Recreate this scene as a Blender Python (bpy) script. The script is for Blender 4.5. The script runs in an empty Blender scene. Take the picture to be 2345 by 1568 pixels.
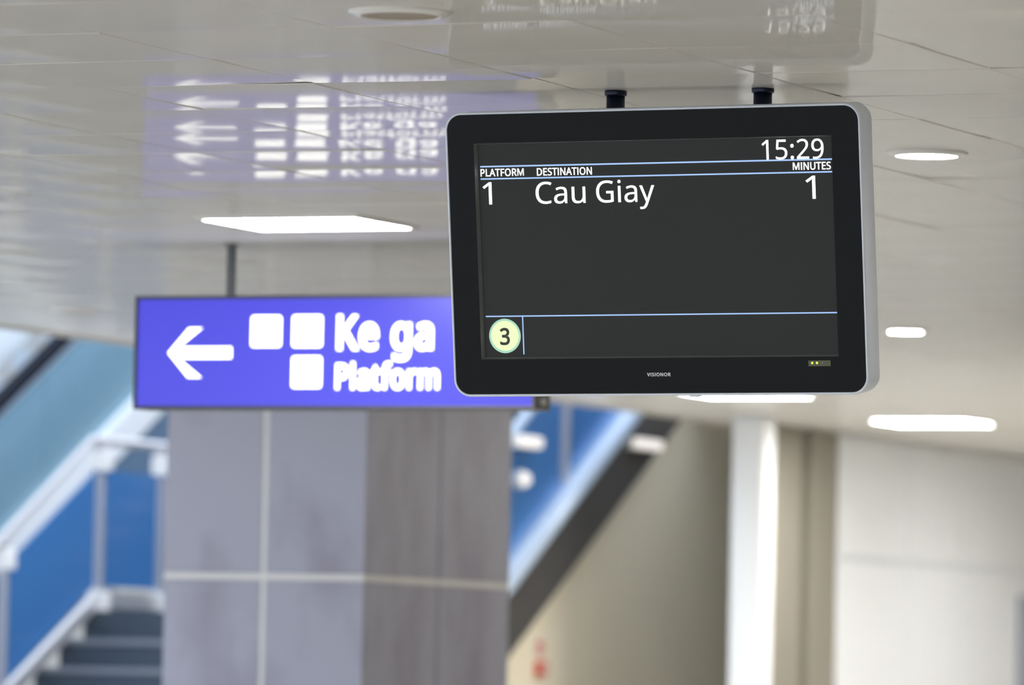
import bpy, bmesh, math, random, json
from mathutils import Vector, Matrix

random.seed(7)
sc = bpy.context.scene
COL = sc.collection

# ------------------------------------------------------------------ camera
# world: X along the ceiling rows (to the right), Y along the hall (away), Z up.
EYE = 1.6                                  # camera height above the floor
YAW, PITCH, ROLL = 0.40244776, 0.05628784, 0.02008171
F_PX = 14207.7                             # focal length in pixels of the 2345 px wide frame


def camera_axes():
    f = Vector((-math.sin(YAW) * math.cos(PITCH), math.cos(YAW) * math.cos(PITCH), math.sin(PITCH)))
    r = Vector((math.cos(YAW), math.sin(YAW), 0))
    u = r.cross(f)
    return (math.cos(ROLL) * r + math.sin(ROLL) * u, -math.sin(ROLL) * r + math.cos(ROLL) * u, f)


cr, cu_, cf = camera_axes()
cam = bpy.data.cameras.new('camera')
cam.sensor_width = 36.0
cam.lens = F_PX / 2345.0 * 36.0
cam.clip_start, cam.clip_end = 0.1, 300.0
cam.dof.use_dof = True
cam.dof.focus_distance = 15.62
cam.dof.aperture_fstop = 3.6
cam_ob = bpy.data.objects.new('camera', cam)
COL.objects.link(cam_ob)
cam_ob.matrix_world = Matrix(((cr.x, cu_.x, -cf.x, 0), (cr.y, cu_.y, -cf.y, 0), (cr.z, cu_.z, -cf.z, EYE), (0, 0, 0, 1)))
sc.camera = cam_ob

# ------------------------------------------------------------------ daylight (overcast sky) and exposure
world = bpy.data.worlds.new('sky')
sc.world = world
world.use_nodes = True
bg = world.node_tree.nodes['Background']
bg.inputs['Color'].default_value = (0.78, 0.865, 1.0, 1)
bg.inputs['Strength'].default_value = 2.5
sc.view_settings.view_transform = 'Standard'
sc.view_settings.look = 'None'
sc.view_settings.gamma = 1.0
sc.view_settings.use_curve_mapping = False
sc.view_settings.exposure = 0.0
sc.cycles.max_bounces = 6
sc.cycles.adaptive_threshold = 0.02
PANEL_EMIT = 64.0                          # ceiling panel lamps

# ------------------------------------------------------------------ materials


def new_mat(name):
    m = bpy.data.materials.new(name)
    m.use_nodes = True
    return m, m.node_tree.nodes, m.node_tree.links, m.node_tree.nodes['Principled BSDF']


def mat(name, col, rough=0.5, metal=0.0, spec=0.5, var=0.06, scale=6.0, bump=0.0, bscale=60.0, emit=0.0, ecol=None, stretch=(1, 1, 1)):
    """painted / metal / plastic surface: base colour with a slight noise variation and fine relief"""
    m, n, l, p = new_mat(name)
    tc = n.new('ShaderNodeTexCoord')
    mp = n.new('ShaderNodeMapping')
    mp.inputs['Scale'].default_value = stretch
    l.new(tc.outputs['Object'], mp.inputs['Vector'])
    nz = n.new('ShaderNodeTexNoise')
    nz.inputs['Scale'].default_value = scale
    nz.inputs['Detail'].default_value = 4
    l.new(mp.outputs['Vector'], nz.inputs['Vector'])
    mx = n.new('ShaderNodeMix')
    mx.data_type = 'RGBA'
    mx.inputs[6].default_value = [max(0, c * (1 - var)) for c in col[:3]] + [1]
    mx.inputs[7].default_value = [min(1, c * (1 + var)) for c in col[:3]] + [1]
    l.new(nz.outputs['Fac'], mx.inputs[0])
    l.new(mx.outputs[2], p.inputs['Base Color'])
    p.inputs['Roughness'].default_value = rough
    p.inputs['Metallic'].default_value = metal
    p.inputs['Specular IOR Level'].default_value = spec
    if bump:
        nb = n.new('ShaderNodeTexNoise')
        nb.inputs['Scale'].default_value = bscale
        l.new(mp.outputs['Vector'], nb.inputs['Vector'])
        b = n.new('ShaderNodeBump')
        b.inputs['Strength'].default_value = bump
        b.inputs['Distance'].default_value = 0.002
        l.new(nb.outputs['Fac'], b.inputs['Height'])
        l.new(b.outputs['Normal'], p.inputs['Normal'])
    if emit:
        p.inputs['Emission Color'].default_value = list((ecol or col)[:3]) + [1]
        p.inputs['Emission Strength'].default_value = emit
    return m


def glow(name, col, strength, body=0.5):
    m, n, l, p = new_mat(name)
    p.inputs['Base Color'].default_value = [c * body for c in col[:3]] + [1]
    p.inputs['Roughness'].default_value = 0.4
    p.inputs['Emission Color'].default_value = list(col[:3]) + [1]
    p.inputs['Emission Strength'].default_value = strength
    return m


def tinted_glass(name, col, clear, rough=0.08, tint=None):
    """see-through sheet: part body tint, part clear"""
    m, n, l, p = new_mat(name)
    p.inputs['Base Color'].default_value = list(col) + [1]
    p.inputs['Roughness'].default_value = rough
    tr = n.new('ShaderNodeBsdfTransparent')
    tr.inputs['Color'].default_value = list(tint or (0.85, 0.92, 0.96)) + [1]
    nz = n.new('ShaderNodeTexNoise')
    nz.inputs['Scale'].default_value = 1.3
    mr = n.new('ShaderNodeMapRange')
    mr.inputs['To Min'].default_value = max(0, clear - 0.05)
    mr.inputs['To Max'].default_value = min(1, clear + 0.05)
    l.new(nz.outputs['Fac'], mr.inputs['Value'])
    ms = n.new('ShaderNodeMixShader')
    l.new(mr.outputs['Result'], ms.inputs['Fac'])
    l.new(p.outputs['BSDF'], ms.inputs[1])
    l.new(tr.outputs['BSDF'], ms.inputs[2])
    l.new(ms.outputs['Shader'], n['Material Output'].inputs['Surface'])
    return m


def ceiling_mat():
    """lacquered aluminium tile: matt off-white with a glossy clear film"""
    m, n, l, p = new_mat('ceiling_lacquer')
    tc = n.new('ShaderNodeTexCoord')
    nz = n.new('ShaderNodeTexNoise')
    nz.inputs['Scale'].default_value = 3.0
    nz.inputs['Detail'].default_value = 3
    l.new(tc.outputs['Object'], nz.inputs['Vector'])
    mx = n.new('ShaderNodeMix')
    mx.data_type = 'RGBA'
    mx.inputs[6].default_value = (0.70, 0.68, 0.63, 1)
    mx.inputs[7].default_value = (0.74, 0.72, 0.67, 1)
    l.new(nz.outputs['Fac'], mx.inputs[0])
    l.new(mx.outputs[2], p.inputs['Base Color'])
    p.inputs['Roughness'].default_value = 0.055
    p.inputs['Specular IOR Level'].default_value = 0.35
    df = n.new('ShaderNodeBsdfDiffuse')
    l.new(mx.outputs[2], df.inputs['Color'])
    ms = n.new('ShaderNodeMixShader')
    ms.inputs['Fac'].default_value = 0.68
    l.new(p.outputs['BSDF'], ms.inputs[1])
    l.new(df.outputs['BSDF'], ms.inputs[2])
    l.new(ms.outputs['Shader'], n['Material Output'].inputs['Surface'])
    return m


def stone_panel_mat(name, a, b):
    """matt column cladding with broad cloudy stains"""
    m, n, l, p = new_mat(name)
    tc = n.new('ShaderNodeTexCoord')
    mp = n.new('ShaderNodeMapping')
    mp.inputs['Scale'].default_value = (1.2, 1.2, 0.6)
    l.new(tc.outputs['Object'], mp.inputs['Vector'])
    nz = n.new('ShaderNodeTexNoise')
    nz.inputs['Scale'].default_value = 2.6
    nz.inputs['Detail'].default_value = 5
    l.new(mp.outputs['Vector'], nz.inputs['Vector'])
    rp = n.new('ShaderNodeValToRGB')
    rp.color_ramp.elements[0].position = 0.33
    rp.color_ramp.elements[0].color = list(a) + [1]
    rp.color_ramp.elements[1].position = 0.52
    rp.color_ramp.elements[1].color = list(b) + [1]
    l.new(nz.outputs['Fac'], rp.inputs['Fac'])
    l.new(rp.outputs['Color'], p.inputs['Base Color'])
    p.inputs['Roughness'].default_value = 0.38
    return m


M = dict(
    ceil=ceiling_mat(),
    void=mat('ceiling_plenum', (0.62, 0.60, 0.56), 0.8),
    floor=mat('floor_granite', (0.68, 0.66, 0.615), 0.25, var=0.15, scale=40),
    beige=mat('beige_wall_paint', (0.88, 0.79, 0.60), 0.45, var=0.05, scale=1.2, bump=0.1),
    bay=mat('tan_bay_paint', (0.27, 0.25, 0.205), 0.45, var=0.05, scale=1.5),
    white=mat('white_wall_panel', (0.85, 0.87, 0.89), 0.35, var=0.03, scale=1.5),
    post_white=mat('white_gloss_paint', (0.90, 0.91, 0.91), 0.6, var=0.01),
    right=mat('dim_wall_paint', (0.28, 0.25, 0.23), 0.6),
    fascia=mat('ceiling_edge_paint', (0.62, 0.58, 0.52), 0.5),
    black=mat('black_bezel_glass', (0.007, 0.008, 0.009), 0.35, spec=0.12, var=0.1),
    bezel_in=mat('bezel_inner_edge', (0.17, 0.17, 0.165), 0.35),
    alu=mat('silver_housing_paint', (0.84, 0.89, 0.97), 0.38, metal=0.1, var=0.03, scale=30),
    rod=mat('dark_navy_steel', (0.010, 0.014, 0.034), 0.35, metal=0.3),
    lcd=mat('dark_lcd_surface', (0.016, 0.016, 0.015), 0.35, spec=0.15, var=0.05, emit=0.012, ecol=(0.9, 1.0, 0.95)),
    text=glow('lcd_white', (1, 1, 1), 1.6),
    rule=glow('lcd_pale_blue', (0.38, 0.58, 1.0), 1.0, 0.1),
    badge_rim=glow('lcd_mint', (0.38, 0.68, 0.50), 1.0, 0.05),
    badge=glow('lcd_pale_lime', (0.84, 0.95, 0.53), 1.0, 0.05),
    badge_ink=mat('lcd_dark_ink', (0.02, 0.03, 0.015), 0.4),
    logo=mat('silver_print', (0.62, 0.63, 0.65), 0.4, emit=0.25),
    window=mat('smoked_window', (0.055, 0.058, 0.03), 0.25, emit=0.03, ecol=(0.6, 0.7, 0.05)),
    led=glow('yellow_green_led', (0.80, 0.95, 0.06), 2.2, 0.1),
    led_off=mat('led_off', (0.25, 0.25, 0.22), 0.3),
    sign_frame=mat('charcoal_sign_frame', (0.055, 0.055, 0.058), 0.4, metal=0.4),
    sign_side=mat('grey_sign_case', (0.17, 0.165, 0.155), 0.45, metal=0.2),
    sign_rod=mat('grey_steel_tube', (0.10, 0.105, 0.11), 0.4, metal=0.3),
    sign_face=mat('sign_blue_backlit', (0.02, 0.02, 0.10), 0.30, spec=0.4, var=0.02, emit=1.0, ecol=(0.052, 0.048, 0.66)),
    sign_white=glow('sign_white_backlit', (1, 1, 1), 3.0),
    sign_grey=glow('sign_grey_backlit', (0.9, 0.9, 1.0), 1.0),
    bolt=mat('bright_cap', (0.75, 0.75, 0.72), 0.25, metal=0.6),
    lamp=glow('led_panel_diffuser', (1.0, 0.98, 0.945), PANEL_EMIT),
    lamp_round=glow('downlight_diffuser', (1.0, 0.96, 0.90), 60.0),
    glint_glow=glow('reflected_light_glow', (1.0, 0.93, 0.86), 0.8),  # glow standing in for light reflected on the stair side
    trim=mat('white_lamp_trim', (0.80, 0.79, 0.75), 0.25),
    tan=mat('tan_lamp_reflector', (0.30, 0.225, 0.115), 0.4, metal=0.1, var=0.12, scale=80),
    column=stone_panel_mat('lilac_grey_cladding', (0.335, 0.315, 0.395), (0.43, 0.43, 0.52)),
    joint=mat('pale_joint_strip', (0.86, 0.84, 0.82), 0.4),
    joint_dark=mat('grey_joint_strip', (0.30, 0.28, 0.30), 0.5),
    steel=mat('brushed_steel', (0.62, 0.62, 0.64), 0.32, metal=0.6, var=0.08, stretch=(1, 1, 20)),
    clamp=mat('white_clamp', (0.85, 0.85, 0.84), 0.3),
    blue=tinted_glass('blue_film_glass', (0.06, 0.21, 0.50), 0.20, 0.15, (0.35, 0.6, 0.95)),
    string_light=mat('pale_blue_stringer', (0.58, 0.70, 0.86), 0.28, metal=0.1),
    string_blue=mat('blue_stringer_paint', (0.16, 0.34, 0.66), 0.35),
    string_dark=mat('dark_grey_fascia', (0.080, 0.074, 0.068), 0.45),
    step=mat('dark_stair_granite', (0.055, 0.075, 0.10), 0.4, var=0.2, scale=25),
    nosing=mat('worn_step_edge', (0.20, 0.22, 0.25), 0.5),
    esc_white=mat('white_escalator_deck', (0.95, 0.97, 0.97), 0.25),
    esc_glass=tinted_glass('teal_escalator_glass', (0.26, 0.40, 0.47), 0.42, 0.05, (0.62, 0.82, 0.90)),
    esc_clad=mat('blue_grey_cladding', (0.10, 0.20, 0.33), 0.4),
    esc_step=mat('silver_escalator_step', (0.55, 0.60, 0.66), 0.4, metal=0.2),
    rubber=mat('black_rubber_handrail', (0.004, 0.008, 0.018), 0.6, spec=0.1),
    pale=mat('pale_blue_wall_panel', (0.52, 0.53, 0.55), 0.5, var=0.05, scale=0.8),
    mullion=mat('grey_mullion', (0.30, 0.33, 0.36), 0.4),
    red=mat('red_alarm_plastic', (0.62, 0.07, 0.03), 0.4),
    pink=mat('red_print', (0.70, 0.16, 0.12), 0.5),
    plate=mat('white_plate', (0.80, 0.76, 0.72), 0.5),
    board=mat('blue_grey_board', (0.30, 0.32, 0.40), 0.5),
)

for k_ in ('text', 'rule', 'badge', 'badge_rim', 'led', 'logo', 'window', 'lcd', 'glint_glow', 'sign_white', 'sign_grey'):
    M[k_].cycles.emission_sampling = 'NONE'   # too weak to aim rays at; they still shine

# ------------------------------------------------------------------ mesh helpers
WM = {}


def link(name, me, m, parent=None, world_mtx=None):
    """one mesh object; mesh given in world space, stored in its parent's space"""
    o = bpy.data.objects.new(name, me)
    COL.objects.link(o)
    if m is not None and not me.materials:
        me.materials.append(M[m])
    if parent is not None:
        o.parent = parent
        pm = WM.get(parent.name, Matrix())
        me.transform(pm.inverted())
        WM[o.name] = pm
    return o


def ob(name, bm, m, parent=None, smooth=False):
    me = bpy.data.meshes.new(name)
    bmesh.ops.recalc_face_normals(bm, faces=bm.faces)
    bm.to_mesh(me)
    bm.free()
    if smooth:
        for pl in me.polygons:
            pl.use_smooth = True
    return link(name, me, m, parent)


def thing(name, label, cat, mtx, group=None):
    o = bpy.data.objects.new(name, None)
    o.empty_display_size = 0.1
    COL.objects.link(o)
    if not isinstance(mtx, Matrix):
        mtx = Matrix.Translation(mtx)
    o.matrix_world = mtx
    WM[o.name] = mtx.copy()
    return tag(o, label, cat, group)


def tag(o, label, cat, group=None):
    o['label'] = label
    o['category'] = cat
    if group:
        o['group'] = group
    return o


def struct(o):
    o['kind'] = 'structure'
    return o


def NB():
    return bmesh.new()


def box(bm, x0, x1, y0, y1, z0, z1, bev=0.0, mtx=None):
    vs = [bm.verts.new((x, y, z)) for x in (x0, x1) for y in (y0, y1) for z in (z0, z1)]
    fs = [(0, 1, 3, 2), (4, 6, 7, 5), (0, 4, 5, 1), (2, 3, 7, 6), (0, 2, 6, 4), (1, 5, 7, 3)]
    faces = [bm.faces.new([vs[i] for i in f]) for f in fs]
    if bev:
        es = list({e for f in faces for e in f.edges})
        r = bmesh.ops.bevel(bm, geom=es, offset=bev, segments=2, profile=0.5, affect='EDGES')
        vs = list({v for f in r['faces'] for v in f.verts} | {v for v in vs if v.is_valid})
    if mtx is not None:
        for v in vs:
            v.co = mtx @ v.co
    return vs


def prism_x(bm, pts, x0, x1):
    """polygon in (Y, Z) extruded from x0 to x1"""
    a = [bm.verts.new((x0, y, z)) for y, z in pts]
    b = [bm.verts.new((x1, y, z)) for y, z in pts]
    bm.faces.new(a)
    bm.faces.new(b[::-1])
    n = len(pts)
    for i in range(n):
        bm.faces.new((a[i], b[i], b[(i + 1) % n], a[(i + 1) % n]))


def tube(bm, p0, p1, r, seg=16, r1=None):
    p0, p1 = Vector(p0), Vector(p1)
    d = (p1 - p0).normalized()
    a = d.orthogonal().normalized()
    b = d.cross(a)
    r1 = r if r1 is None else r1
    A = [bm.verts.new(p0 + r * (math.cos(t) * a + math.sin(t) * b)) for t in [2 * math.pi * k / seg for k in range(seg)]]
    B = [bm.verts.new(p1 + r1 * (math.cos(t) * a + math.sin(t) * b)) for t in [2 * math.pi * k / seg for k in range(seg)]]
    bm.faces.new(A[::-1])
    bm.faces.new(B)
    for i in range(seg):
        bm.faces.new((A[i], A[(i + 1) % seg], B[(i + 1) % seg], B[i]))


def lathe(bm, c, prof, seg=40):
    """profile [(radius, z)] turned about the vertical through c; radius 0 closes it"""
    rings = []
    for r, z in prof:
        if r <= 1e-6:
            rings.append([bm.verts.new((c[0], c[1], c[2] + z))])
        else:
            rings.append([bm.verts.new((c[0] + r * math.cos(2 * math.pi * k / seg), c[1] + r * math.sin(2 * math.pi * k / seg), c[2] + z)) for k in range(seg)])
    for A, B in zip(rings, rings[1:]):
        for k in range(seg):
            j = (k + 1) % seg
            if len(A) == 1 and len(B) == 1:
                continue
            if len(A) == 1:
                bm.faces.new((A[0], B[j], B[k]))
            elif len(B) == 1:
                bm.faces.new((A[k], A[j], B[0]))
            else:
                bm.faces.new((A[k], A[j], B[j], B[k]))


def rrect(x0, x1, z0, z1, r, seg=8):
    """rounded rectangle outline, counter-clockwise"""
    pts = []
    for cx, cz, a0 in ((x1 - r, z0 + r, -90), (x1 - r, z1 - r, 0), (x0 + r, z1 - r, 90), (x0 + r, z0 + r, 180)):
        for k in range(seg + 1):
            t = math.radians(a0 + 90.0 * k / seg)
            pts.append((cx + r * math.cos(t), cz + r * math.sin(t)))
    return pts


def loft(bm, rings, cap0=False, cap1=False, mtx=None):
    """rings: list of (outline [(x, z)], y)"""
    R = []
    for pts, y in rings:
        R.append([bm.verts.new((mtx or Matrix()) @ Vector((x, y, z))) for x, z in pts])
    n = len(R[0])
    for A, B in zip(R, R[1:]):
        for k in range(n):
            bm.faces.new((A[k], A[(k + 1) % n], B[(k + 1) % n], B[k]))
    if cap0:
        bm.faces.new(R[0][::-1])
    if cap1:
        bm.faces.new(R[-1])


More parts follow.
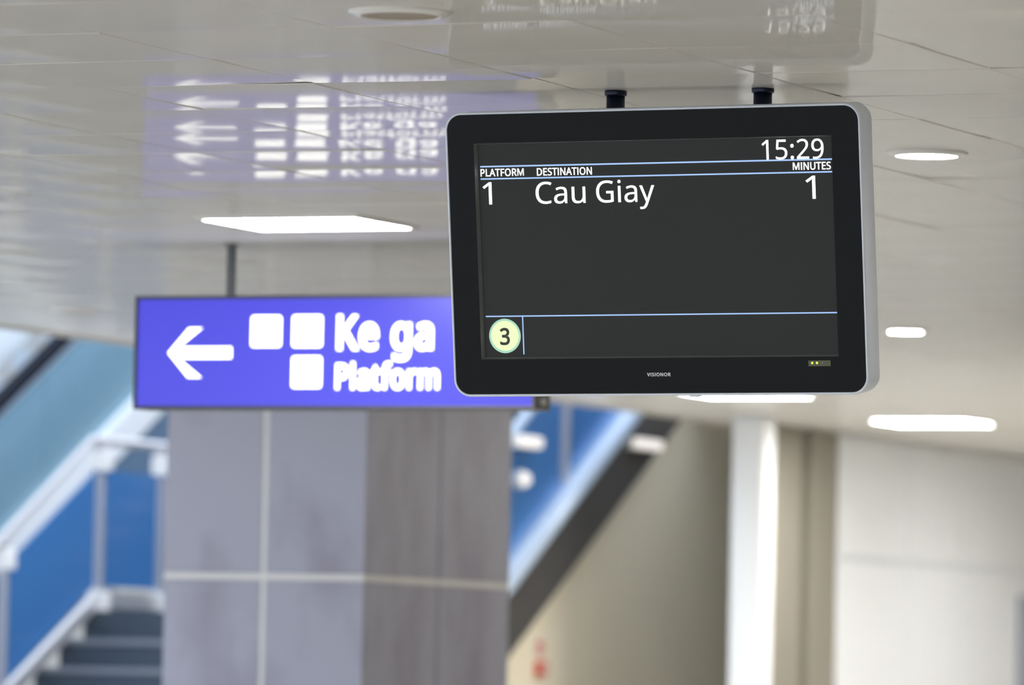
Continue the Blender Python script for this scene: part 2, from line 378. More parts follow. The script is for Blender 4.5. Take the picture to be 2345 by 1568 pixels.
# glyph outlines (advance, loops of x, y in thousandths of the type size)
GLYPHS = json.loads(r'''{"n1":[384,[[181,0,181,335,183,418,158,394,91,339,60,379,189,480,238,480,238,0]]],"n5":[384,[[167,-7,119,-4,76,5,42,19,42,75,79,58,124,47,167,44,200,46,229,55,253,69,271,89,282,115,285,147,282,176,273,200,257,219,234,233,203,242,152,244,94,237,83,234,54,253,72,480,312,480,312,426,122,426,111,287,155,293,185,294,231,290,270,278,302,257,326,229,341,195,346,153,341,107,325,68,299,36,263,12,219,-2]]],"n:":[180,[[79,279,60,289,54,297,50,309,48,324,50,339,54,351,60,359,69,365,89,369,110,365,119,359,126,351,130,339,132,324,130,309,126,297,119,289,100,279],[79,-8,69,-5,60,1,54,10,48,36,50,51,54,63,60,71,69,77,89,81,110,77,119,71,126,63,130,51,132,36,126,10,119,1,110,-5]]],"n2":[384,[[32,0,32,49,158,176,201,221,234,259,257,296,264,315,268,334,269,355,267,380,259,400,246,415,229,427,208,434,185,436,162,435,123,424,105,415,69,390,38,430,57,445,102,470,128,479,155,484,185,486,226,482,262,471,291,452,312,427,325,396,330,359,328,334,323,311,314,288,303,267,271,224,207,155,107,56,107,54,349,54,349,0]]],"n9":[384,[[120,-7,69,0,69,50,106,43,157,43,183,49,205,57,224,69,240,83,254,99,274,138,285,185,289,235,285,235,260,207,243,196,222,187,199,181,171,179,133,184,99,196,72,217,50,246,38,282,34,324,36,356,42,385,53,411,67,433,85,452,106,467,130,478,157,484,187,486,216,484,244,476,269,463,292,445,312,422,328,393,340,359,347,320,349,275,345,206,340,173,322,110,307,82,289,57,267,35,240,17,208,4,171,-4],[184,226,205,227,223,231,254,248,266,259,284,286,288,299,288,333,278,371,258,404,244,418,227,428,208,434,187,437,161,433,138,424,119,409,104,387,95,359,92,325,95,296,102,272,115,252,132,237,155,229]]],"nC":[424,[[261,-7,215,-3,174,7,139,24,109,46,85,75,65,109,52,149,44,192,41,240,44,287,53,330,67,368,88,403,114,431,146,455,183,472,225,483,271,486,320,483,364,474,404,458,379,407,348,420,311,430,271,433,223,427,182,410,149,381,124,343,110,296,105,240,109,184,123,137,146,98,178,69,219,52,270,46,311,49,385,65,385,13,348,2,309,-5]]],"na":[377,[[144,-7,114,-4,86,5,63,19,45,40,34,67,31,100,36,133,50,161,73,183,106,200,150,210,203,215,265,217,265,238,262,265,256,286,245,301,230,311,212,316,190,318,154,315,120,304,89,291,71,335,126,357,170,365,193,366,233,363,266,353,291,337,308,314,319,283,322,245,322,0,279,0,268,51,265,51,249,33,216,7,196,0,173,-5],[158,41,187,44,212,52,234,66,251,86,261,112,264,144,264,176,211,174,171,170,140,163,118,152,103,138,95,121,92,99,94,81,100,66,110,55,124,47]]],"nu":[415,[[184,-7,144,-3,111,7,86,25,68,49,57,83,53,124,53,360,113,360,113,128,122,81,148,52,193,42,229,46,256,57,276,76,289,102,296,134,299,173,299,360,358,360,358,0,310,0,301,48,298,48,285,31,269,17,250,6,229,-1]]],"nG":[489,[[271,-7,224,-3,182,7,145,23,114,46,88,74,67,108,53,148,44,191,41,240,44,288,54,331,71,370,93,404,121,433,155,456,195,473,240,483,289,486,341,483,389,473,433,458,410,406,373,419,331,430,286,433,233,427,188,410,152,381,125,343,109,296,104,240,106,203,112,169,123,139,137,112,157,89,181,70,210,57,245,48,305,46,338,49,379,57,379,199,273,199,273,253,439,253,439,18,387,4,333,-4]]],"ni":[173,[[78,421,62,429,57,436,52,457,57,479,62,486,78,494,96,494,111,486,117,479,122,457,117,436,104,424],[57,0,57,360,116,360,116,0]]],"ny":[343,[[46,-161,28,-160,7,-156,7,-109,47,-113,66,-111,83,-105,97,-95,118,-67,127,-49,146,-1,1,360,64,360,142,155,165,88,172,57,175,57,193,119,206,156,279,360,343,360,187,-50,174,-81,157,-108,139,-131,116,-148,89,-158]]],"mP":[415,[[135,-9,135,178,226,180,265,187,298,200,326,217,347,237,362,260,373,285,379,312,381,338,376,382,361,420,335,450,298,471,251,484,192,489,56,489,56,-9],[135,419,187,419,224,416,254,409,274,398,288,382,297,362,301,336,297,306,287,284,271,268,247,257,215,250,174,247,135,247]]],"mL":[361,[[344,-9,344,63,135,63,135,489,56,489,56,-9]]],"mA":[438,[[67,-9,124,139,302,139,360,-9,441,-9,248,491,181,491,-13,-9],[202,344,214,410,207,410,227,344,277,211,151,211]]],"mT":[382,[[226,-9,226,417,375,417,375,489,-2,489,-2,417,147,417,147,-9]]],"mF":[358,[[135,-9,135,194,329,194,329,266,135,266,135,417,342,417,342,489,56,489,56,-9]]],"mO":[534,[[309,-12,352,-2,389,16,420,40,446,71,466,106,481,148,490,192,493,240,490,289,481,333,466,374,446,410,420,440,389,464,352,481,311,493,263,496,215,492,171,482,134,464,103,440,77,409,57,374,43,333,35,289,32,241,35,192,43,148,57,107,77,71,103,41,134,16,171,-2,215,-12,263,-16],[215,60,178,77,150,103,130,140,118,186,114,240,118,295,130,341,150,376,179,403,216,419,263,425,311,419,347,403,375,376,395,341,407,295,411,240,407,186,395,140,375,103,347,77,310,60,263,55]]],"mR":[427,[[135,-9,135,189,216,189,332,-9,424,-9,289,211,312,221,342,243,366,274,375,296,381,343,376,387,361,424,335,453,299,472,254,485,197,489,56,489,56,-9],[135,418,194,418,229,416,256,409,276,400,289,386,297,367,301,340,298,315,290,295,277,279,258,267,232,261,197,258,135,258]]],"mM":[618,[[56,0,56,480,160,480,304,120,452,480,554,480,554,0,483,0,483,375,332,0,276,0,125,375,125,0]]],"mD":[499,[[199,-9,274,-2,337,19,389,54,428,105,451,168,458,244,455,294,445,339,428,378,405,412,377,439,342,461,304,477,260,486,213,489,56,489,56,-9],[135,419,204,419,256,414,298,400,332,376,356,344,371,299,376,243,356,141,295,81,190,61,135,61]]],"mE":[382,[[342,-9,342,62,135,62,135,215,330,215,330,286,135,286,135,417,342,417,342,489,56,489,56,-9]]],"mS":[378,[[217,-12,260,1,297,22,325,51,341,87,346,128,344,153,339,176,330,196,317,213,302,228,261,253,165,293,137,310,119,328,115,338,110,363,113,380,120,395,130,407,146,417,166,422,192,424,232,421,269,411,312,397,337,464,310,475,268,488,220,494,164,494,136,489,110,479,87,468,68,452,53,434,41,414,33,390,31,364,35,327,46,296,65,270,91,249,122,230,210,194,241,176,259,158,267,136,268,123,265,104,258,87,244,73,225,63,200,57,169,55,144,56,96,63,75,69,25,87,25,10,48,0,90,-10,166,-16]]],"mI":[199,[[55,-9,135,-9,135,489,55,489]]],"mN":[519,[[130,-9,130,268,129,316,121,389,370,-9,454,-9,454,489,380,489,380,209,380,194,385,92,396,92,140,489,56,489,56,-9]]],"mU":[500,[[284,-13,321,-5,352,8,379,27,401,49,418,76,430,104,437,136,439,169,439,489,361,489,361,169,358,137,349,110,334,86,313,69,284,59,246,55,210,58,180,68,159,84,143,106,133,135,130,169,130,489,51,489,51,170,57,119,73,74,101,36,139,7,186,-10,243,-16]]],"vV":[423,[[246,-20,431,500,325,500,213,180,200,141,201,87,213,105,190,178,77,500,-28,500,157,-20]]],"vI":[210,[[44,-20,146,-20,146,500,44,500]]],"vS":[389,[[219,-23,264,-10,303,13,334,45,351,83,357,128,355,155,349,179,339,201,325,220,308,237,266,263,170,303,143,319,128,334,125,341,121,363,123,377,129,389,137,399,150,406,168,411,192,413,230,410,266,401,319,383,351,470,314,486,270,499,220,505,163,505,133,499,106,489,81,477,60,460,44,440,31,418,22,392,20,364,24,325,36,291,57,262,84,240,117,220,205,184,235,167,250,152,256,134,257,124,255,107,248,94,237,82,221,74,198,68,169,66,145,67,98,74,78,79,14,103,14,3,45,-10,88,-21,166,-27]]],"vO":[545,[[311,-23,356,-12,395,7,428,32,455,64,476,102,491,145,501,190,504,240,501,291,491,336,476,378,455,417,428,448,395,473,356,492,312,504,263,507,213,503,167,492,128,473,95,448,68,416,47,378,33,336,24,290,21,241,24,191,33,145,47,103,68,64,95,33,128,7,167,-12,213,-23,263,-27],[218,71,184,86,159,110,141,145,129,187,125,240,129,294,141,336,159,370,185,394,219,408,263,414,308,408,341,394,366,370,384,336,396,294,400,240,396,187,384,145,366,110,341,86,307,71,263,66]]],"vN":[530,[[141,-20,141,268,140,316,124,379,364,-20,465,-20,465,500,369,500,369,209,369,194,373,103,402,103,146,500,45,500,45,-20]]],"vR":[438,[[146,-20,146,178,210,178,326,-20,444,-20,305,206,317,212,350,236,375,269,385,293,392,343,387,390,370,430,342,462,304,483,255,496,198,500,45,500,45,-20],[146,407,193,407,227,405,252,399,269,391,280,380,287,364,290,340,287,318,281,300,270,287,253,278,230,272,196,269,146,269]]],"33":[401,[[193,-23,249,-13,273,-5,294,6,314,20,340,53,351,73,362,113,363,136,361,162,355,185,345,207,330,226,311,241,289,253,263,261,249,264,249,240,259,242,300,263,317,279,331,297,340,318,346,341,348,367,346,395,338,422,325,445,305,466,282,482,253,494,220,501,183,503,134,500,111,494,71,479,9,442,57,373,97,397,123,409,150,417,183,420,215,415,226,411,236,404,244,396,249,387,252,377,254,363,252,348,248,334,240,322,229,311,215,302,197,295,176,291,86,290,86,205,179,204,203,200,223,195,240,187,252,179,260,168,265,155,267,138,265,120,261,104,254,92,245,81,231,72,214,66,191,62,163,60,132,62,99,68,68,77,13,101,13,7,71,-14,106,-21]]],"sK":[433,[[143,-17,143,178,172,204,336,-17,449,-17,240,270,424,487,330,497,195,345,168,315,132,259,143,497,48,497,48,-17]]],"se":[396,[[235,-23,277,-18,316,-7,345,6,345,95,304,77,270,67,234,61,184,64,161,73,142,88,128,108,119,135,117,152,363,152,360,237,353,269,342,298,327,322,308,343,285,362,258,374,229,381,196,384,163,381,132,373,103,358,78,338,58,315,42,286,30,254,22,217,20,177,22,138,31,101,44,68,62,40,85,17,112,-1,142,-13,174,-21,210,-24],[121,240,129,263,141,279,156,291,173,298,195,301,219,298,236,291,248,280,257,263,263,241,264,233,120,233]]],"sg":[430,[[248,-174,294,-159,329,-134,353,-100,369,-57,373,-7,373,377,295,377,287,329,306,329,295,341,277,357,256,368,233,378,185,384,137,377,96,358,63,327,38,285,24,236,20,179,24,122,38,72,63,31,97,1,137,-18,185,-24,236,-17,278,3,304,31,282,31,278,-37,271,-57,259,-73,243,-85,223,-92,198,-95,150,-92,108,-84,48,-58,48,-150,98,-167,143,-176,195,-178],[170,62,151,71,137,87,125,110,118,141,115,179,118,217,125,248,137,271,152,287,170,297,193,300,222,296,243,288,260,274,271,253,278,222,281,179,278,129,271,101,260,82,244,70,223,62,194,59]]],"sa":[394,[[175,-22,201,-16,224,-8,261,21,273,34,254,34,265,-17,339,-17,339,246,336,287,323,322,303,350,273,369,236,380,193,383,168,382,121,373,49,344,80,269,126,288,157,298,190,301,209,299,223,295,233,289,240,278,245,262,248,237,248,233,202,232,147,227,100,216,63,197,36,171,20,138,14,101,17,63,30,31,52,6,79,-11,111,-21,144,-24],[130,63,121,68,115,75,111,85,109,99,111,116,117,128,128,138,146,147,174,153,212,157,247,158,247,145,244,116,236,95,223,79,205,68,183,61,159,58]]],"sP":[423,[[143,-17,143,170,227,172,268,180,302,193,330,210,353,232,369,256,380,283,387,310,389,338,384,384,368,424,340,456,302,479,252,492,193,497,48,497,48,-17],[143,411,186,411,223,408,251,402,269,392,281,378,289,359,293,336,289,309,281,289,266,275,244,264,214,258,173,255,143,255]]],"sl":[190,[[133,-17,133,527,40,527,40,-17]]],"st":[259,[[191,-22,216,-18,245,-8,245,69,185,59,166,60,156,64,149,69,143,78,140,89,138,107,138,297,242,297,242,377,138,377,138,460,73,460,48,378,-6,354,-6,297,45,297,45,105,46,76,52,49,74,11,90,-3,109,-13,147,-23]]],"sf":[248,[[149,-17,149,297,240,297,240,377,150,377,151,407,155,424,161,436,168,443,177,446,191,448,207,447,255,435,282,514,220,529,190,531,152,527,119,515,92,495,71,465,60,428,56,384,56,374,-7,354,-7,297,56,297,56,-17]]],"so":[423,[[254,-18,300,0,338,30,365,72,382,123,387,181,385,220,377,257,364,290,347,317,325,341,299,360,270,373,239,381,204,384,152,378,107,360,69,330,42,290,25,239,20,181,22,141,30,104,43,71,62,43,83,19,108,0,137,-13,169,-21,202,-24],[175,63,153,73,137,90,125,113,118,144,115,181,118,217,125,247,137,271,153,287,174,296,203,300,231,296,253,287,269,271,282,247,289,217,292,181,289,144,282,113,269,90,253,73,232,63,203,59]]],"sr":[294,[[133,-17,133,191,135,212,139,231,146,248,155,262,166,274,178,283,192,290,206,294,221,296,275,289,286,378,232,384,198,381,172,373,150,359,131,342,115,323,106,311,127,311,120,377,40,377,40,-17]]],"sm":[645,[[133,-17,133,187,135,224,141,252,151,273,165,288,185,296,211,300,244,293,262,271,269,231,269,-17,362,-17,362,199,364,231,371,258,381,277,394,289,414,297,441,300,474,293,491,272,498,231,498,-17,591,-17,591,235,587,280,576,317,556,347,528,368,493,380,452,384,426,382,402,376,379,367,356,354,337,336,327,323,342,323,322,353,278,376,223,384,178,378,154,368,134,356,116,339,108,328,127,328,119,377,40,377,40,-17]]]}''')


def outline_mesh(name, loops, depth):
    """filled flat outlines in the XZ plane, facing -Y, given a little thickness"""
    cu = bpy.data.curves.new(name, 'CURVE')
    cu.dimensions = '2D'
    cu.fill_mode = 'BOTH'
    cu.extrude = depth / 2
    for lp in loops:
        s = cu.splines.new('POLY')
        s.points.add(len(lp) - 1)
        s.points.foreach_set('co', [v for x, y in lp for v in (x, y, 0, 1)])
        s.use_cyclic_u = True
    o = bpy.data.objects.new(name, cu)
    COL.objects.link(o)
    me = bpy.data.meshes.new_from_object(o.evaluated_get(bpy.context.evaluated_depsgraph_get()))
    bpy.data.objects.remove(o)
    bpy.data.curves.remove(cu)
    me.name = name
    me.materials.clear()
    me.transform(Matrix(((1, 0, 0, 0), (0, 0, -1, 0), (0, 1, 0, 0), (0, 0, 0, 1))))
    return me


def lettering(name, style, text, x0, x1, base, cap, ref, y, depth, m, parent, mtx=None, gap=0.0):
    """text between x0 and x1 on the baseline, glyph ref reaching the height cap"""
    loops, pen = [], 0.0
    for ch in text:
        if ch == ' ':
            pen += 0.26 * 0.7
            continue
        adv, lps = GLYPHS[style + ch]
        for lp in lps:
            loops.append([(pen + lp[i] / 1000.0, lp[i + 1] / 1000.0) for i in range(0, len(lp), 2)])
        pen += adv / 1000.0 + gap
    xs = [q[0] for lp in loops for q in lp]
    rz = max(v / 1000.0 for lp in GLYPHS[style + ref][1] for v in lp[1::2])
    sx, sz, mn = (x1 - x0) / (max(xs) - min(xs)), cap / rz, min(xs)
    loops = [[(x0 + (a - mn) * sx, base + b * sz) for a, b in lp] for lp in loops]
    me = outline_mesh(name, loops, depth)
    me.transform(Matrix.Translation((0, y, 0)))
    if mtx is not None:
        me.transform(mtx)
    return link(name, me, m, parent)

# ------------------------------------------------------------------ the hall
H = 1.5276 + EYE                            # underside of the ceiling
GX, GY, T = -6.5968, 12.9848, 0.6           # tile grid
EDGE = -12.42                               # ceiling edge at the stair void
bm = NB(); box(bm, -24, 8, -8, 47, -0.15, 0)
struct(ob('floor', bm, 'floor'))
bm = NB(); box(bm, EDGE, 8, -8, 47, H + 0.012, H + 0.45)
ceiling = struct(ob('ceiling', bm, 'void'))
WM[ceiling.name] = Matrix()
bm = NB(); box(bm, EDGE - 0.05, EDGE + 0.002, -8, 47, H - 0.012, H + 0.75)
struct(ob('trim_1', bm, 'fascia'))


def tile_mesh(w, d):
    """pressed metal tile hanging face down: shallow sag, turned-up bevelled rim"""
    bm = NB()
    n, bev, up = 6, 0.0042, 0.0026
    us = [-0.5 + i / n for i in range(n + 1)]
    g = 0.0004
    grid = []
    for i in us:
        row = []
        for j in us:
            sag = 0.0024 * (1 - (2 * j) ** 2) * (0.45 + 0.55 * (1 - (2 * i) ** 2)) + 0.00025 * math.sin(9 * i + 5 * j)
            row.append(bm.verts.new((i * (w - 2 * g - 2 * bev), j * (d - 2 * g - 2 * bev), -sag)))
        grid.append(row)
    for a in range(n):
        for b in range(n):
            bm.faces.new((grid[a][b], grid[a][b + 1], grid[a + 1][b + 1], grid[a + 1][b]))
    rim = [grid[a][0] for a in range(n)] + [grid[n][b] for b in range(n)] + [grid[a][n] for a in range(n, 0, -1)] + [grid[0][b] for b in range(n, 0, -1)]
    sx, sy = (w - 2 * g) / (w - 2 * g - 2 * bev), (d - 2 * g) / (d - 2 * g - 2 * bev)
    rim = [bm.verts.new(v.co) for v in rim]
    top = [bm.verts.new((v.co.x * sx, v.co.y * sy, up)) for v in rim]
    k = len(rim)
    for i in range(k):
        bm.faces.new((rim[i], rim[(i + 1) % k], top[(i + 1) % k], top[i]))
    bm.normal_update()
    me = bpy.data.meshes.new('tile')
    bm.to_mesh(me)
    bm.free()
    for pl in me.polygons:
        pl.use_smooth = pl.index < n * n
    me.materials.append(M['ceil'])
    return me


TILE = tile_mesh(T, T)
RNG = random.Random(3)
rest = []
count = 0
for j in range(-34, 57):
    for i in range(-10, 24):
        x0, x1, y = GX + i * T, GX + (i + 1) * T, GY + (j + 0.5) * T
        if x1 < EDGE + 0.02:
            continue
        x = (x0 + x1) / 2
        rot = Matrix.Rotation(RNG.uniform(-0.0055, 0.0055), 4, 'X') @ Matrix.Rotation(RNG.uniform(-0.0055, 0.0055), 4, 'Y')
        cut = x0 < EDGE
        if cut:
            rot = rot @ Matrix.Diagonal(((x1 - EDGE) / T, 1, 1, 1))
            x = (x1 + EDGE) / 2
        mt = Matrix.Translation((x, y, H)) @ rot
        if -1 <= j <= 27 and -0.50 * y - 0.5 < x < -0.305 * y + 0.5 and count < 300:
            o = bpy.data.objects.new('tile', TILE)
            COL.objects.link(o)
            o.parent = ceiling
            o.matrix_world = mt
            o.matrix_local = mt
            count += 1
        else:
            rest.append(mt)
vs, fs = [], []
tv = [v.co.copy() for v in TILE.vertices]
tf = [tuple(p.vertices) for p in TILE.polygons]
ts = [p.use_smooth for p in TILE.polygons]
flat = []
for mt in rest:
    b = len(vs)
    vs += [tuple(mt @ v) for v in tv]
    fs += [tuple(q + b for q in f) for f in tf]
    flat += ts
me = bpy.data.meshes.new('tile_field')
me.from_pydata(vs, [], fs)
me.polygons.foreach_set('use_smooth', flat)
me.materials.append(M['ceil'])
o = link('tile_field', me, 'ceil', ceiling)
o['kind'] = 'stuff'

# added slab above the view, keeps skylight off the top of the beige wall
bm = NB(); box(bm, -13.45, EDGE - 0.05, 34.7, 46, H + 0.21, H + 0.5)
struct(ob('ceiling', bm, 'fascia'))
# walls
bm = NB(); box(bm, 6.8, 7.0, -8, 47, 0, H + 0.4)
struct(ob('wall_right', bm, 'right'))
bm = NB(); box(bm, -24, 7.0, 46, 46.2, 0, 9)
struct(ob('wall_back', bm, 'beige'))
bm = NB(); box(bm, -12.26, -12.205, 33.46, 46, 0, H + 0.02)
ww = struct(ob('wall_far_right', bm, 'white'))
y = 33.47
while y < 44:                              # white cladding sheets on that wall
    for z0, z1 in ((0.05, 1.2), (1.215, 2.4), (2.415, H - 0.02)):
        bm = NB(); box(bm, -12.2, -12.188, y, y + 1.19, z0, z1, 0.003)
        ob('panel', bm, 'white', ww)
    y += 1.2
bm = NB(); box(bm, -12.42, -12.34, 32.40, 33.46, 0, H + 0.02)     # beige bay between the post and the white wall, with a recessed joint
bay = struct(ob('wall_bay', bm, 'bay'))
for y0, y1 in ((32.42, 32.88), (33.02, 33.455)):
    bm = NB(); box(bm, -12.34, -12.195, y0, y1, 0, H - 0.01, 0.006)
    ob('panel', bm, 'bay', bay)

# stairs: slope shared by both flights
S = 0.557


def up_line(Y):                             # centre of the pale stringer strip of the upper flight (absolute z)
    return EYE + 0.697 + 0.5655 * (Y - 31.762)


# beige wall under the upper flight, cut along the stair, with a slot further on
def wall_piece(pts, x0=-13.8, x1=-13.6):
    bm = NB(); prism_x(bm, pts, x0, x1)
    return ob('wall_left', bm, 'beige')


o = struct(wall_piece([(29.4, 0), (46, 0), (46, 4.6), (35.84, 4.6), (29.4, up_line(29.4) - 0.3)]))
# far side of the stair void: pale cladding with grey mullions
bm = NB(); box(bm, -22.2, -22.0, 10, 47, 0, 11)
wf = struct(ob('wall_left', bm, 'pale'))
y = 36.0
while y < 46:
    bm = NB(); box(bm, -22.0, -21.9, y, y + 0.10, 0, 11)
    ob('mullion', bm, 'mullion', wf)
    for z0 in (0.1, 2.1, 4.1, 6.1):
        bm = NB(); box(bm, -22.0, -21.96, y + 0.12, y + 1.48, z0, z0 + 1.96, 0.006)
        ob('panel', bm, 'pale', wf)
    y += 1.5

# ------------------------------------------------------------------ hanging information display
R_ = Vector((0.99988116, -0.01487303, 0.00405743)).normalized()
U_ = Vector((-0.00595223, -0.12965879, 0.99154081)).normalized()
N_ = R_.cross(U_) * -1.0                    # pointing away from the viewer
if N_.y < 0:
    N_ = -N_
C_ = Vector((-5.77582, 14.48257, 1.12314 + EYE))
DM = Matrix(((R_.x, N_.x, U_.x, C_.x), (R_.y, N_.y, U_.y, C_.y), (R_.z, N_.z, U_.z, C_.z), (0, 0, 0, 1)))
disp = thing('information_display', 'black departure display in a silver housing, hung on two dark poles, showing 15:29', 'display', DM)
W2, ZB, ZT = 0.5655, -0.3715, 0.3545
seg = 10
FRONT = -0.015


def rr(ins, r=0.045):
    return rrect(-W2 + ins, W2 - ins, ZB + ins, ZT - ins, max(0.002, r - ins), seg)


bm = NB()
loft(bm, [(rr(0.0065), FRONT + 0.002), (rr(0.0060), FRONT - 0.001), (rr(0.0035), FRONT - 0.002), (rr(0.001), FRONT), (rr(0.0), FRONT + 0.004), (rr(0.0), 0.062), (rr(0.003), 0.072), (rr(0.012), 0.078)], cap1=True, mtx=DM)
hous = ob('housing', bm, 'alu', disp)
for p_ in hous.data.polygons:
    p_.use_smooth = len(p_.vertices) == 4
AW, AH = 0.4826, 0.2715
inner = rrect(-AW - 0.004, AW + 0.004, -AH - 0.004, AH + 0.003, 0.002, seg)
bm = NB()
loft(bm, [(rr(0.0066), FRONT + 0.001), (inner, FRONT + 0.001)], mtx=DM)
bez = ob('bezel', bm, 'black', disp)
bm = NB()
loft(bm, [(inner, FRONT + 0.001), (rrect(-AW, AW, -AH, AH, 0.001, seg), 0.0005)], mtx=DM)
ob('bezel_lip', bm, 'bezel_in', bez)
bm = NB()
for q in [(-AW, -AH), (AW, -AH), (AW, AH), (-AW, AH)]:
    bm.verts.new(DM @ Vector((q[0], 0, q[1])))
    bm.verts.ensure_lookup_table()
bm.faces.new(bm.verts[:])
screen = ob('screen', bm, 'lcd', disp)
TY = -0.0010


def bar(name, x0, x1, z0, z1, m):
    bm = NB(); box(bm, x0, x1, TY, TY + 0.0008, z0, z1, mtx=DM)
    return ob(name, bm, m, screen)


bar('rule_line', -0.4765, 0.4812, 0.2130, 0.2168, 'rule')
bar('rule_line', -0.4765, 0.4806, 0.1817, 0.1853, 'rule')
bar('rule_line', -0.4762, 0.4815, -0.1688, -0.1656, 'rule')
bar('rule_line', -0.3752, -0.3724, -0.2647, -0.1688, 'rule')
TX = dict(y=TY, depth=0.0006, parent=screen, mtx=DM)
lettering('clock_lettering', 'n', '15:29', 0.2950, 0.4600, 0.2172, 0.0490, '1', m='text', **TX)
lettering('heading_lettering', 'm', 'PLATFORM', -0.4760, -0.3560, 0.1902, 0.0186, 'T', m='text', **TX)
lettering('heading_lettering', 'm', 'DESTINATION', -0.3194, -0.1680, 0.1895, 0.0186, 'T', m='text', **TX)
lettering('heading_lettering', 'm', 'MINUTES', 0.3768, 0.4777, 0.1900, 0.0186, 'T', m='text', **TX)
lettering('platform_number', 'n', '1', -0.4718, -0.4470, 0.1185, 0.0565, '1', m='text', **TX)
lettering('destination_lettering', 'n', 'Cau', -0.3249, -0.1880, 0.1180, 0.0555, 'C', m='text', **TX)
lettering('destination_lettering', 'n', 'Giay', -0.1580, 0.0010, 0.1180, 0.0555, 'G', m='text', **TX)
lettering('minutes_number', 'n', '1', 0.4092, 0.4350, 0.1172, 0.0575, '1', m='text', **TX)


def disc(name, cx, cz, r, y, m, parent, seg=48):
    bm = NB()
    loft(bm, [([(cx + r * math.cos(2 * math.pi * k / seg), cz + r * math.sin(2 * math.pi * k / seg)) for k in range(seg)], yy) for yy in (y, y + 0.0004)], True, True, DM)
    return ob(name, bm, m, parent)


disc('line_badge', -0.4248, -0.2174, 0.0440, -0.0008, 'badge_rim', screen)
disc('badge_disc', -0.4245, -0.2170, 0.0384, -0.0013, 'badge', screen)
lettering('badge_number', '3', '3', -0.4385, -0.4110, -0.2390, 0.0425, '3', -0.0016, 0.0005, 'badge_ink', screen, DM)
lettering('logo_lettering', 'v', 'VISIONOR', -0.0305, 0.0340, -0.3217, 0.0086, 'I', FRONT + 0.0002, 0.0005, 'logo', disp, DM, gap=0.03)
bm = NB(); box(bm, 0.4065, 0.4655, FRONT - 0.0006, FRONT + 0.001, -0.2995, -0.2852, mtx=DM)
win = ob('status_window', bm, 'window', disp)
for k, (x, m) in enumerate(((0.4166, 'led'), (0.4294, 'led'), (0.4434, 'led_off'))):
    bm = NB()
    rad = 0.0028 if m == 'led' else 0.0014
    loft(bm, [([(x + rad * s_ * math.cos(2 * math.pi * q / 16), -0.2913 + rad * s_ * math.sin(2 * math.pi * q / 16)) for q in range(16)], yy) for s_, yy in ((1, FRONT - 0.0005), (0.8, FRONT - 0.0013))], False, True, DM)
    ob('status_light', bm, m, win)
bm = NB()                                   # small receiver under the lower edge
loft(bm, [([(0.083, ZB - 0.004), (0.101, ZB - 0.004), (0.104, ZB + 0.001), (0.080, ZB + 0.001)], yy) for yy in (FRONT + 0.004, 0.02)], True, True, DM)
ob('receiver_bump', bm, 'alu', disp)
for x, yy in ((-5.907, 14.5155), (-5.5085, 14.5155)):
    bm = NB(); tube(bm, (x, yy, 2.72), (x, yy, H + 0.004), 0.0235, 28)
    pole = ob('mount_pole', bm, 'rod', disp, True)
    bm = NB(); lathe(bm, (x, yy, H), [(0.0235, -0.014), (0.0275, -0.014), (0.0285, -0.011), (0.0285, -0.004), (0.0275, 0.0), (0.0235, 0.002)], 28)
    ob('flange', bm, 'rod', pole, True)

# ------------------------------------------------------------------ backlit direction sign
SY = 19.243
sign = thing('direction_sign', 'long blue backlit direction sign with a white left arrow, reading Ke ga Platform', 'sign', (-8.86, SY, 0.95 + EYE))
X0, X1, Z0, Z1 = -9.612, -8.100, 0.952 + EYE, 1.344 + EYE
bm = NB(); box(bm, X0, X1, SY + 0.006, SY + 0.13, Z0, Z1, 0.004)
body_ = ob('light_box', bm, 'sign_side', sign)
for a in ((X0, X1, Z1 - 0.012, Z1), (X0, X1, Z0, Z0 + 0.012), (X0, X0 + 0.013, Z0 + 0.012, Z1 - 0.012), (X1 - 0.013, X1, Z0 + 0.012, Z1 - 0.012)):
    bm = NB(); box(bm, a[0], a[1], SY - 0.006, SY + 0.008, a[2], a[3], 0.002)
    ob('frame_bar', bm, 'sign_frame', sign)
bm = NB(); box(bm, X0 + 0.012, X1 - 0.012, SY, SY + 0.006, Z0 + 0.011, Z1 - 0.011)
face = ob('sign_face', bm, 'sign_face', sign)
arr = [(-9.482, 1.147), (-9.404, 1.233), (-9.352, 1.233), (-9.441, 1.167), (-9.239, 1.167), (-9.239, 1.127), (-9.441, 1.127), (-9.352, 1.061), (-9.404, 1.061)]
me = outline_mesh('arrow', [[(x, z + EYE) for x, z in arr]], 0.001)
me.transform(Matrix.Translation((0, SY - 0.001, 0)))
link('arrow', me, 'sign_white', face)
for k, (x0, x1, z0, z1) in enumerate(((-9.166, -9.052, 1.166, 1.274), (-9.010, -8.897, 1.165, 1.275), (-9.009, -8.897, 1.025, 1.134))):
    bm = NB(); loft(bm, [(rrect(x0, x1, z0 + EYE, z1 + EYE, 0.010, 5), yy) for yy in (SY - 0.0015, SY)], True, True)
    pic = ob('pictogram', bm, 'sign_white', face)
lettering('sign_lettering', 's', 'Ke ga', -8.841, -8.482, 1.158 + EYE, 0.118, 'K', SY - 0.001, 0.001, 'sign_white', face)
lettering('sign_lettering', 's', 'Platform', -8.843, -8.457, 1.023 + EYE, 0.086, 'P', SY - 0.001, 0.001, 'sign_white', face)
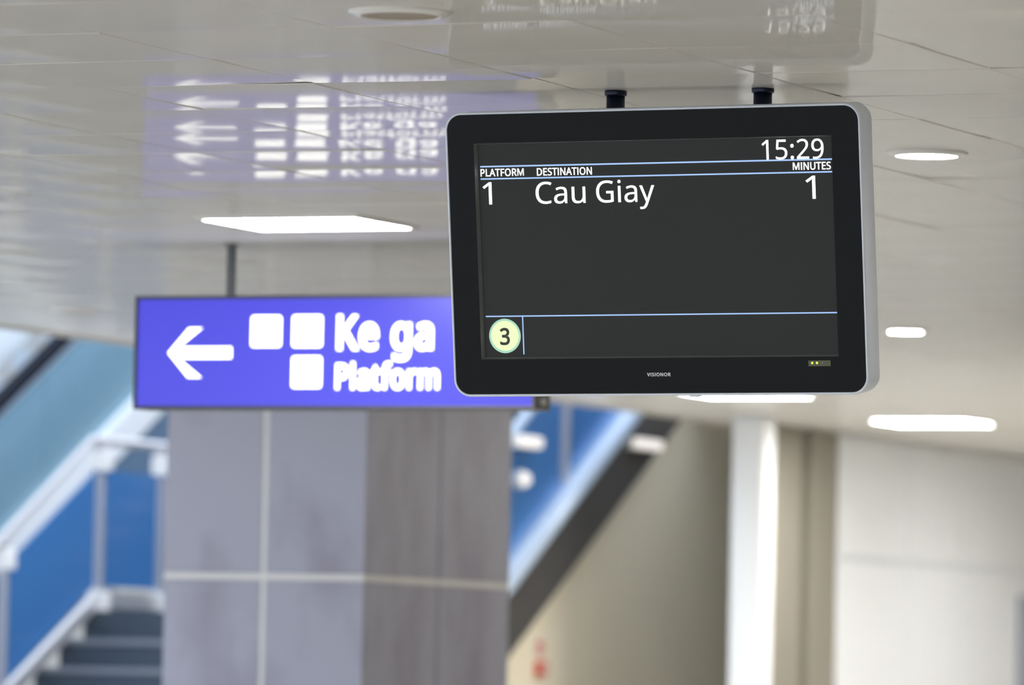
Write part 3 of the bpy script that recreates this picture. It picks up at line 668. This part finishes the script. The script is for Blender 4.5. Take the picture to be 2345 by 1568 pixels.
for x in (-9.271, -8.36):
    bm = NB(); box(bm, x - 0.013, x + 0.013, SY + 0.035, SY + 0.061, Z1 - 0.002, H + 0.004, 0.003)
    rod = ob('hanging_rod', bm, 'sign_rod', sign)
    bm = NB(); box(bm, x - 0.022, x + 0.022, SY + 0.026, SY + 0.070, H - 0.006, H + 0.003, 0.002)
    ob('ceiling_plate', bm, 'sign_rod', rod)
for z in (Z0 + 0.03, Z1 - 0.03):            # bright end screws
    bm = NB(); tube(bm, (X1, SY + 0.05, z), (X1 + 0.012, SY + 0.05, z), 0.012, 12)
    ob('end_screw', bm, 'bolt', sign)

# ------------------------------------------------------------------ ceiling lamps


def panel_light(x, y, label, hx=0.272, hy=0.236, group='square panel lamps in the ceiling'):
    t = thing('panel_light', label, 'ceiling light', (x, y, H - 0.006), group)
    fr = 0.02
    bm = NB()
    loops = []
    for a_, z in ((fr, H + 0.002), (fr, H - 0.012), (0, H - 0.012), (0, H - 0.009)):
        loops.append([bm.verts.new((x + a * (hx + a_), y + b * (hy + a_), z)) for a, b in ((-1, -1), (1, -1), (1, 1), (-1, 1))])
    for A, B in zip(loops, loops[1:]):
        for k in range(4):
            bm.faces.new((A[k], A[(k + 1) % 4], B[(k + 1) % 4], B[k]))
    ob('frame', bm, 'trim', t)
    bm = NB(); box(bm, x - hx, x + hx, y - hy, y + hy, H - 0.011, H - 0.005)
    ob('diffuser', bm, 'lamp', t)
    return t


panel_light(-8.565, 18.39, 'square lit ceiling panel above the blue sign, nearest and largest of the square lamps', 0.272, 0.230)
panel_light(-11.11, 29.11, 'square lit ceiling panel just below the lower edge of the display')
panel_light(-11.13, 26.28, 'added square ceiling panel lamp, unseen behind the display', group='added panel lamps out of view')  # added out of sight to brighten the beige wall
panel_light(-11.16, 32.11, 'square lit ceiling panel low at the right, above the white wall')
for k, (x, y) in enumerate(((-2.4, 18.5), (-2.4, 12.5), (-2.4, 6.5), (-8.6, 6.5), (-8.6, 11.5), (-2.4, 24.5), (-5.0, 30.0), (-5.0, 35.8), (-8.6, 0.5), (-2.4, 0.5), (-8.2, 29.3), (-8.2, 32.3), (-10.2, 35.0), (-8.2, 38.2))):  # unseen lamps added to brighten the hall and the white wall
    panel_light(x, y, 'added square ceiling panel lamp, unseen outside the view', group='added panel lamps out of view')


def downlight(x, y, r, lit, label, group='round recessed ceiling lamps'):
    t = thing('downlight', label, 'ceiling light', (x, y, H - 0.008), group)
    ri = r * 0.76
    bm = NB(); lathe(bm, (x, y, H - 0.004), [(r, 0.006), (r, -0.0015), (r * 0.985, -0.0030), (ri * 1.06, -0.0085), (ri, -0.0090), (ri * 0.985, -0.0075), (ri * 0.97, -0.002)], 56)
    ob('trim_ring', bm, 'trim', t, True)
    bm = NB(); lathe(bm, (x, y, H - 0.004), [(ri * 0.985, -0.0070), (ri * 0.5, -0.0068), (0, -0.0068)], 48)
    ob('diffuser' if lit else 'reflector', bm, 'lamp_round' if lit else 'tan', t)
    return t


downlight(-5.700, 12.710, 0.118, False, 'unlit round ceiling lamp with a tan centre at the top edge')
downlight(-5.705, 16.33, 0.115, True, 'lit round ceiling lamp right of the display, level with its clock')
downlight(-8.521, 24.163, 0.095, True, 'lit round ceiling lamp right of the lower half of the display')
downlight(-11.628, 22.717, 0.105, False, 'unlit round ceiling lamp near the ceiling edge, left of the blue sign')

# ------------------------------------------------------------------ clad column behind the sign
CX1, CY0, CW, CD = -10.424, 23.0, 0.903, 1.511
CX0, CY1 = CX1 - CW, CY0 + CD
JZ = 0.452 + EYE
colm = thing('column', 'wide column clad in lilac-grey panels, standing behind the blue sign', 'column', (CX1 - CW / 2, CY0 + CD / 2, 0))
bm = NB(); box(bm, CX0 + 0.02, CX1 - 0.02, CY0 + 0.02, CY1 - 0.02, 0, H + 0.01)
ob('core', bm, 'joint_dark', colm)
jh = 0.014
for z0, z1 in ((0.0, JZ - 1.2 - jh), (JZ - 1.2 + jh, JZ - jh), (JZ + jh, H - 0.003)):
    xm = CX1 - 0.455
    for x0, x1 in ((CX0, xm - 0.011), (xm + 0.011, CX1)):
        bm = NB(); box(bm, x0, x1, CY0, CY0 + 0.03, z0, z1, 0.003); ob('panel', bm, 'column', colm)
        bm = NB(); box(bm, x0, x1, CY1 - 0.03, CY1, z0, z1, 0.003); ob('panel', bm, 'column', colm)
    ym = CY0 + 0.755
    for y0, y1 in ((CY0 + 0.032, ym - 0.007), (ym + 0.007, CY1 - 0.032)):
        bm = NB(); box(bm, CX1 - 0.03, CX1, y0, y1, z0, z1, 0.003); ob('panel', bm, 'column', colm)
        bm = NB(); box(bm, CX0, CX0 + 0.03, y0, y1, z0, z1, 0.003); ob('panel', bm, 'column', colm)
for z in (JZ - 1.2, JZ):
    bm = NB(); box(bm, CX0 - 0.001, CX1 + 0.001, CY0 - 0.001, CY1 + 0.001, z - jh + 0.001, z + jh - 0.001)
    ob('joint_strip', bm, 'joint', colm)
bm = NB(); box(bm, CX1 - 0.455 - 0.0105, CX1 - 0.455 + 0.0105, CY0 + 0.004, CY0 + 0.025, 0, H - 0.003)
ob('joint_strip', bm, 'joint', colm)

# ------------------------------------------------------------------ lower flight, landing and its railing (stair void on the left)
LZ = 0.39 + EYE                             # landing level
LY = 29.60                                  # front edge of the landing
RISE = LZ / 13.0
RUN = RISE / 0.549
SX0, SX1 = -15.05, -13.5
st = thing('staircase', 'dark granite staircase with blue glass railings rising behind the column', 'staircase', (-14.3, 27.0, 0))
for k in range(1, 13):
    z = LZ - k * RISE
    yb = LY - (k - 1) * RUN
    bm = NB(); box(bm, SX0, SX1, yb - RUN, yb + 0.03, z - RISE, z - 0.012, 0.0)
    stp = ob('step', bm, 'step', st)
    bm = NB(); box(bm, SX0, SX1, yb - RUN - 0.015, yb + 0.03, z - 0.032, z, 0.004)
    ob('tread', bm, 'nosing', stp)
bm = NB(); box(bm, SX0, SX1, LY, 31.6, LZ - RISE, LZ)
ob('landing', bm, 'step', st)
bm = NB(); prism_x(bm, [(26.2, EYE - 1.50), (26.2, EYE - 1.36), (LY - 0.03, 0.47 + EYE), (31.6, 0.47 + EYE), (31.6, 0.36 + EYE), (LY + 0.02, 0.36 + EYE)], SX0 - 0.06, SX0)
ob('stringer', bm, 'steel', st)

rail = st


def hr(Y):                                  # handrail of the lower flight
    return EYE + 1.300 + min(0.0, 0.549 * (Y - 29.56))


def tubes(name, pts, r, m, parent):
    bm = NB()
    for a, b in zip(pts, pts[1:]):
        tube(bm, a, b, r, 14)
    for a in pts[1:-1]:
        bmesh.ops.create_uvsphere(bm, u_segments=14, v_segments=8, radius=r, matrix=Matrix.Translation(a))
    return ob(name, bm, m, parent, True)


tubes('handrail', [(-15.0, 26.2, hr(26.2)), (-15.0, 29.56, hr(29.56)), (-15.0, 31.5, hr(31.5))], 0.026, 'steel', rail)
posts = [26.37, 27.46, 28.55, 29.64, 30.38, 31.2]
for Y in posts:
    zt, zb = hr(Y) - 0.02, hr(Y) - 0.92
    bm = NB(); box(bm, -15.03, -14.97, Y - 0.022, Y + 0.022, zb, zt, 0.004)
    po = ob('post', bm, 'steel', rail)
    for zc in (zt - 0.09, zb + 0.06):
        bm = NB(); box(bm, -15.04, -14.93, Y - 0.04, Y + 0.04, zc - 0.055, zc + 0.055, 0.012)
        ob('clamp', bm, 'clamp', po)
for a, b in zip(posts, posts[1:]):
    a2, b2 = a + 0.04, b - 0.04
    bm = NB(); prism_x(bm, [(a2, hr(a2) - 0.78), (b2, hr(b2) - 0.78), (b2, hr(b2) - 0.16), (a2, hr(a2) - 0.16)], -15.006, -14.994)
    ob('glass_panel', bm, 'blue', rail)
    bm = NB(); prism_x(bm, [(a, hr(a) - 0.89), (b, hr(b) - 0.89), (b, hr(b) - 0.81), (a, hr(a) - 0.81)], -15.02, -14.98)
    ob('bottom_rail', bm, 'steel', rail)

# ------------------------------------------------------------------ upper flight seen right of the column
uf = st


def strip(bm, y0, y1, lo, hi, x0, x1):
    prism_x(bm, [(y0, up_line(y0) + lo), (y1, up_line(y1) + lo), (y1, up_line(y1) + hi), (y0, up_line(y0) + hi)], x0, x1)


UY0, UY1 = 31.0, 37.5
bm = NB(); strip(bm, UY0, UY1, -0.105, 0.115, -13.57, -13.50); ob('stringer', bm, 'string_blue', uf)
tubes('edge_tube', [(-13.47, UY0, up_line(UY0)), (-13.47, UY1, up_line(UY1))], 0.068, 'string_light', uf)
bm = NB(); strip(bm, UY0, UY1, -0.50, -0.095, -13.58, -13.50); ob('side_fascia', bm, 'string_dark', uf)
bm = NB(); strip(bm, UY0, UY1, -0.095, 0.095, -15.10, -15.02); ob('stringer', bm, 'string_light', uf)
bm = NB(); strip(bm, UY0, UY1, -0.50, -0.42, -15.02, -13.82); ob('soffit', bm, 'string_dark', uf)
k = 0
while 31.6 + k * RUN < 37.2:
    yb, zb = 31.6 + k * RUN, LZ + (k + 1) * RISE
    bm = NB(); box(bm, -15.02, -13.56, yb, yb + RUN + 0.02, zb - RISE, zb)
    ob('step', bm, 'step', uf)
    k += 1

for X in (-13.515, -15.06):
    ur = st
    tubes('handrail', [(X, 31.0, up_line(31.0) + 0.735), (X, 37.5, up_line(37.5) + 0.735)], 0.028, 'string_light', ur)
    ps = [31.12, 32.518, 33.92, 35.3, 36.7]
    for Y in ps:
        bm = NB(); box(bm, X - 0.03, X + 0.03, Y - 0.03, Y + 0.03, up_line(Y) + 0.03, up_line(Y) + 0.73, 0.005)
        ob('post', bm, 'steel', ur)
    for a, b in zip(ps, ps[1:]):
        bm = NB(); strip(bm, a + 0.04, b - 0.04, 0.10, 0.70, X - 0.006, X + 0.006)
        ob('glass_panel', bm, 'blue', ur)

# reflected lights on the stair side, built as small glowing bodies
for label, (y0, y1, zc, hh, xb) in (('short bright reflection built as a glowing bar beside the column edge, upper of two', (31.72, 32.02, 2.995, 0.030, -13.508)),
                                ('short warm reflection built as a glowing bar on the dark stair side under the ceiling edge', (33.42, 33.84, 3.06, 0.028, -13.4995))):
    t = thing('strip_glint', label, 'reflected light', (-13.47, (y0 + y1) / 2, zc), 'glowing reflections on the stair side')
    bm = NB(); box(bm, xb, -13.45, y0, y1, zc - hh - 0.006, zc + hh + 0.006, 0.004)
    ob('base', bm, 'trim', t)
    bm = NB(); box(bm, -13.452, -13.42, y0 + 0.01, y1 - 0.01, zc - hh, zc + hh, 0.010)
    ob('glint_bar', bm, 'glint_glow', t)
t = thing('round_glint', 'small round reflection built as a glowing disc beside the column edge, below the bar', 'reflected light', (-13.47, 31.83, 2.786), 'glowing reflections on the stair side')
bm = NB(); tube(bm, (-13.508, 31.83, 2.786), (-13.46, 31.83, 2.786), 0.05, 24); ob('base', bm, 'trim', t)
bm = NB(); tube(bm, (-13.462, 31.83, 2.786), (-13.43, 31.83, 2.786), 0.042, 24, 0.03); ob('glint_disc', bm, 'glint_glow', t)

# ------------------------------------------------------------------ escalator
es = thing('escalator', 'escalator with white deck, teal glass side and black handrail rising behind the stairs', 'escalator', (-16.8, 28.0, 0))


def el(Y):
    return EYE + 0.699 + 0.529 * (Y - 30.865)


def es_strip(name, lo, hi, x0, x1, m, y0=27.2, y1=38.0):
    bm = NB(); prism_x(bm, [(y0, max(0, el(y0) + lo)), (y1, el(y1) + lo), (y1, el(y1) + hi), (y0, max(0.02, el(y0) + hi))], x0, x1)
    return ob(name, bm, m, es)


for x0, sgn in ((-16.2, 1), (-17.6, -1)):
    es_strip('deck', -0.11, 0.11, x0 - 0.12, x0 + 0.02, 'esc_white')
    for ya in (27.2, 29.3, 31.4, 33.5, 35.6):
        es_strip('glass_panel', 0.11, 0.80, x0 - 0.056, x0 - 0.044, 'esc_glass', ya + 0.006, ya + 2.094)
    es_strip('handrail_guide', 0.80, 0.84, x0 - 0.07, x0 - 0.03, 'steel')
    es_strip('handrail', 0.84, 0.915, x0 - 0.09, x0 - 0.01, 'rubber')
    es_strip('cladding', -1.0, -0.11, x0 - 0.06, x0 - 0.02, 'esc_clad' if sgn > 0 else 'esc_white')
for k in range(26):
    yb = 27.4 + k * 0.40
    bm = NB(); box(bm, -17.5, -16.32, yb, yb + 0.40, el(yb + 0.2) - 0.35, el(yb + 0.2) - 0.14)
    ob('step', bm, 'esc_step', es)

# ------------------------------------------------------------------ things along the far wall
p_ = thing('post', 'slim bright white post under the ceiling right of the stairs', 'post', (-12.0, 31.58, 0))
bm = NB(); box(bm, -12.095, -11.905, 31.485, 31.675, 0, H - 0.002, 0.02)
ob('shaft', bm, 'post_white', p_, True)
bm = NB(); box(bm, -12.13, -11.87, 31.45, 31.71, 0, 0.05, 0.006)
ob('base_plate', bm, 'steel', p_)
t = thing('fire_alarm', 'small red alarm box on the beige wall beside the column', 'alarm', (-13.58, 32.42, 1.70), 'red fire signs by the column')
bm = NB(); box(bm, -13.60, -13.56, 32.36, 32.48, 1.695, 1.775, 0.006); ob('case', bm, 'red', t)
bm = NB(); box(bm, -13.562, -13.555, 32.39, 32.45, 1.717, 1.753, 0.002); ob('press_plate', bm, 'plate', t)
t = thing('fire_sign', 'small red and white notice above the alarm box on the beige wall', 'sign', (-13.595, 32.42, 1.85), 'red fire signs by the column')
bm = NB(); box(bm, -13.60, -13.592, 32.36, 32.48, 1.81, 1.90, 0.001); ob('plate', bm, 'plate', t)
bm = NB(); box(bm, -13.593, -13.589, 32.375, 32.465, 1.85, 1.892); ob('red_field', bm, 'pink', t)
bm = NB(); box(bm, -13.593, -13.589, 32.375, 32.465, 1.818, 1.838); ob('red_field', bm, 'pink', t)
t = thing('notice_board', 'blue-grey board on the white wall at the right edge', 'board', (-12.17, 37.3, 1.3))
bm = NB(); box(bm, -12.186, -12.15, 36.72, 38.0, 0.5, 2.26, 0.004); ob('panel', bm, 'board', t)
bm = NB(); box(bm, -12.152, -12.14, 36.72, 36.77, 0.5, 2.26, 0.002); ob('edge_strip', bm, 'steel', t)
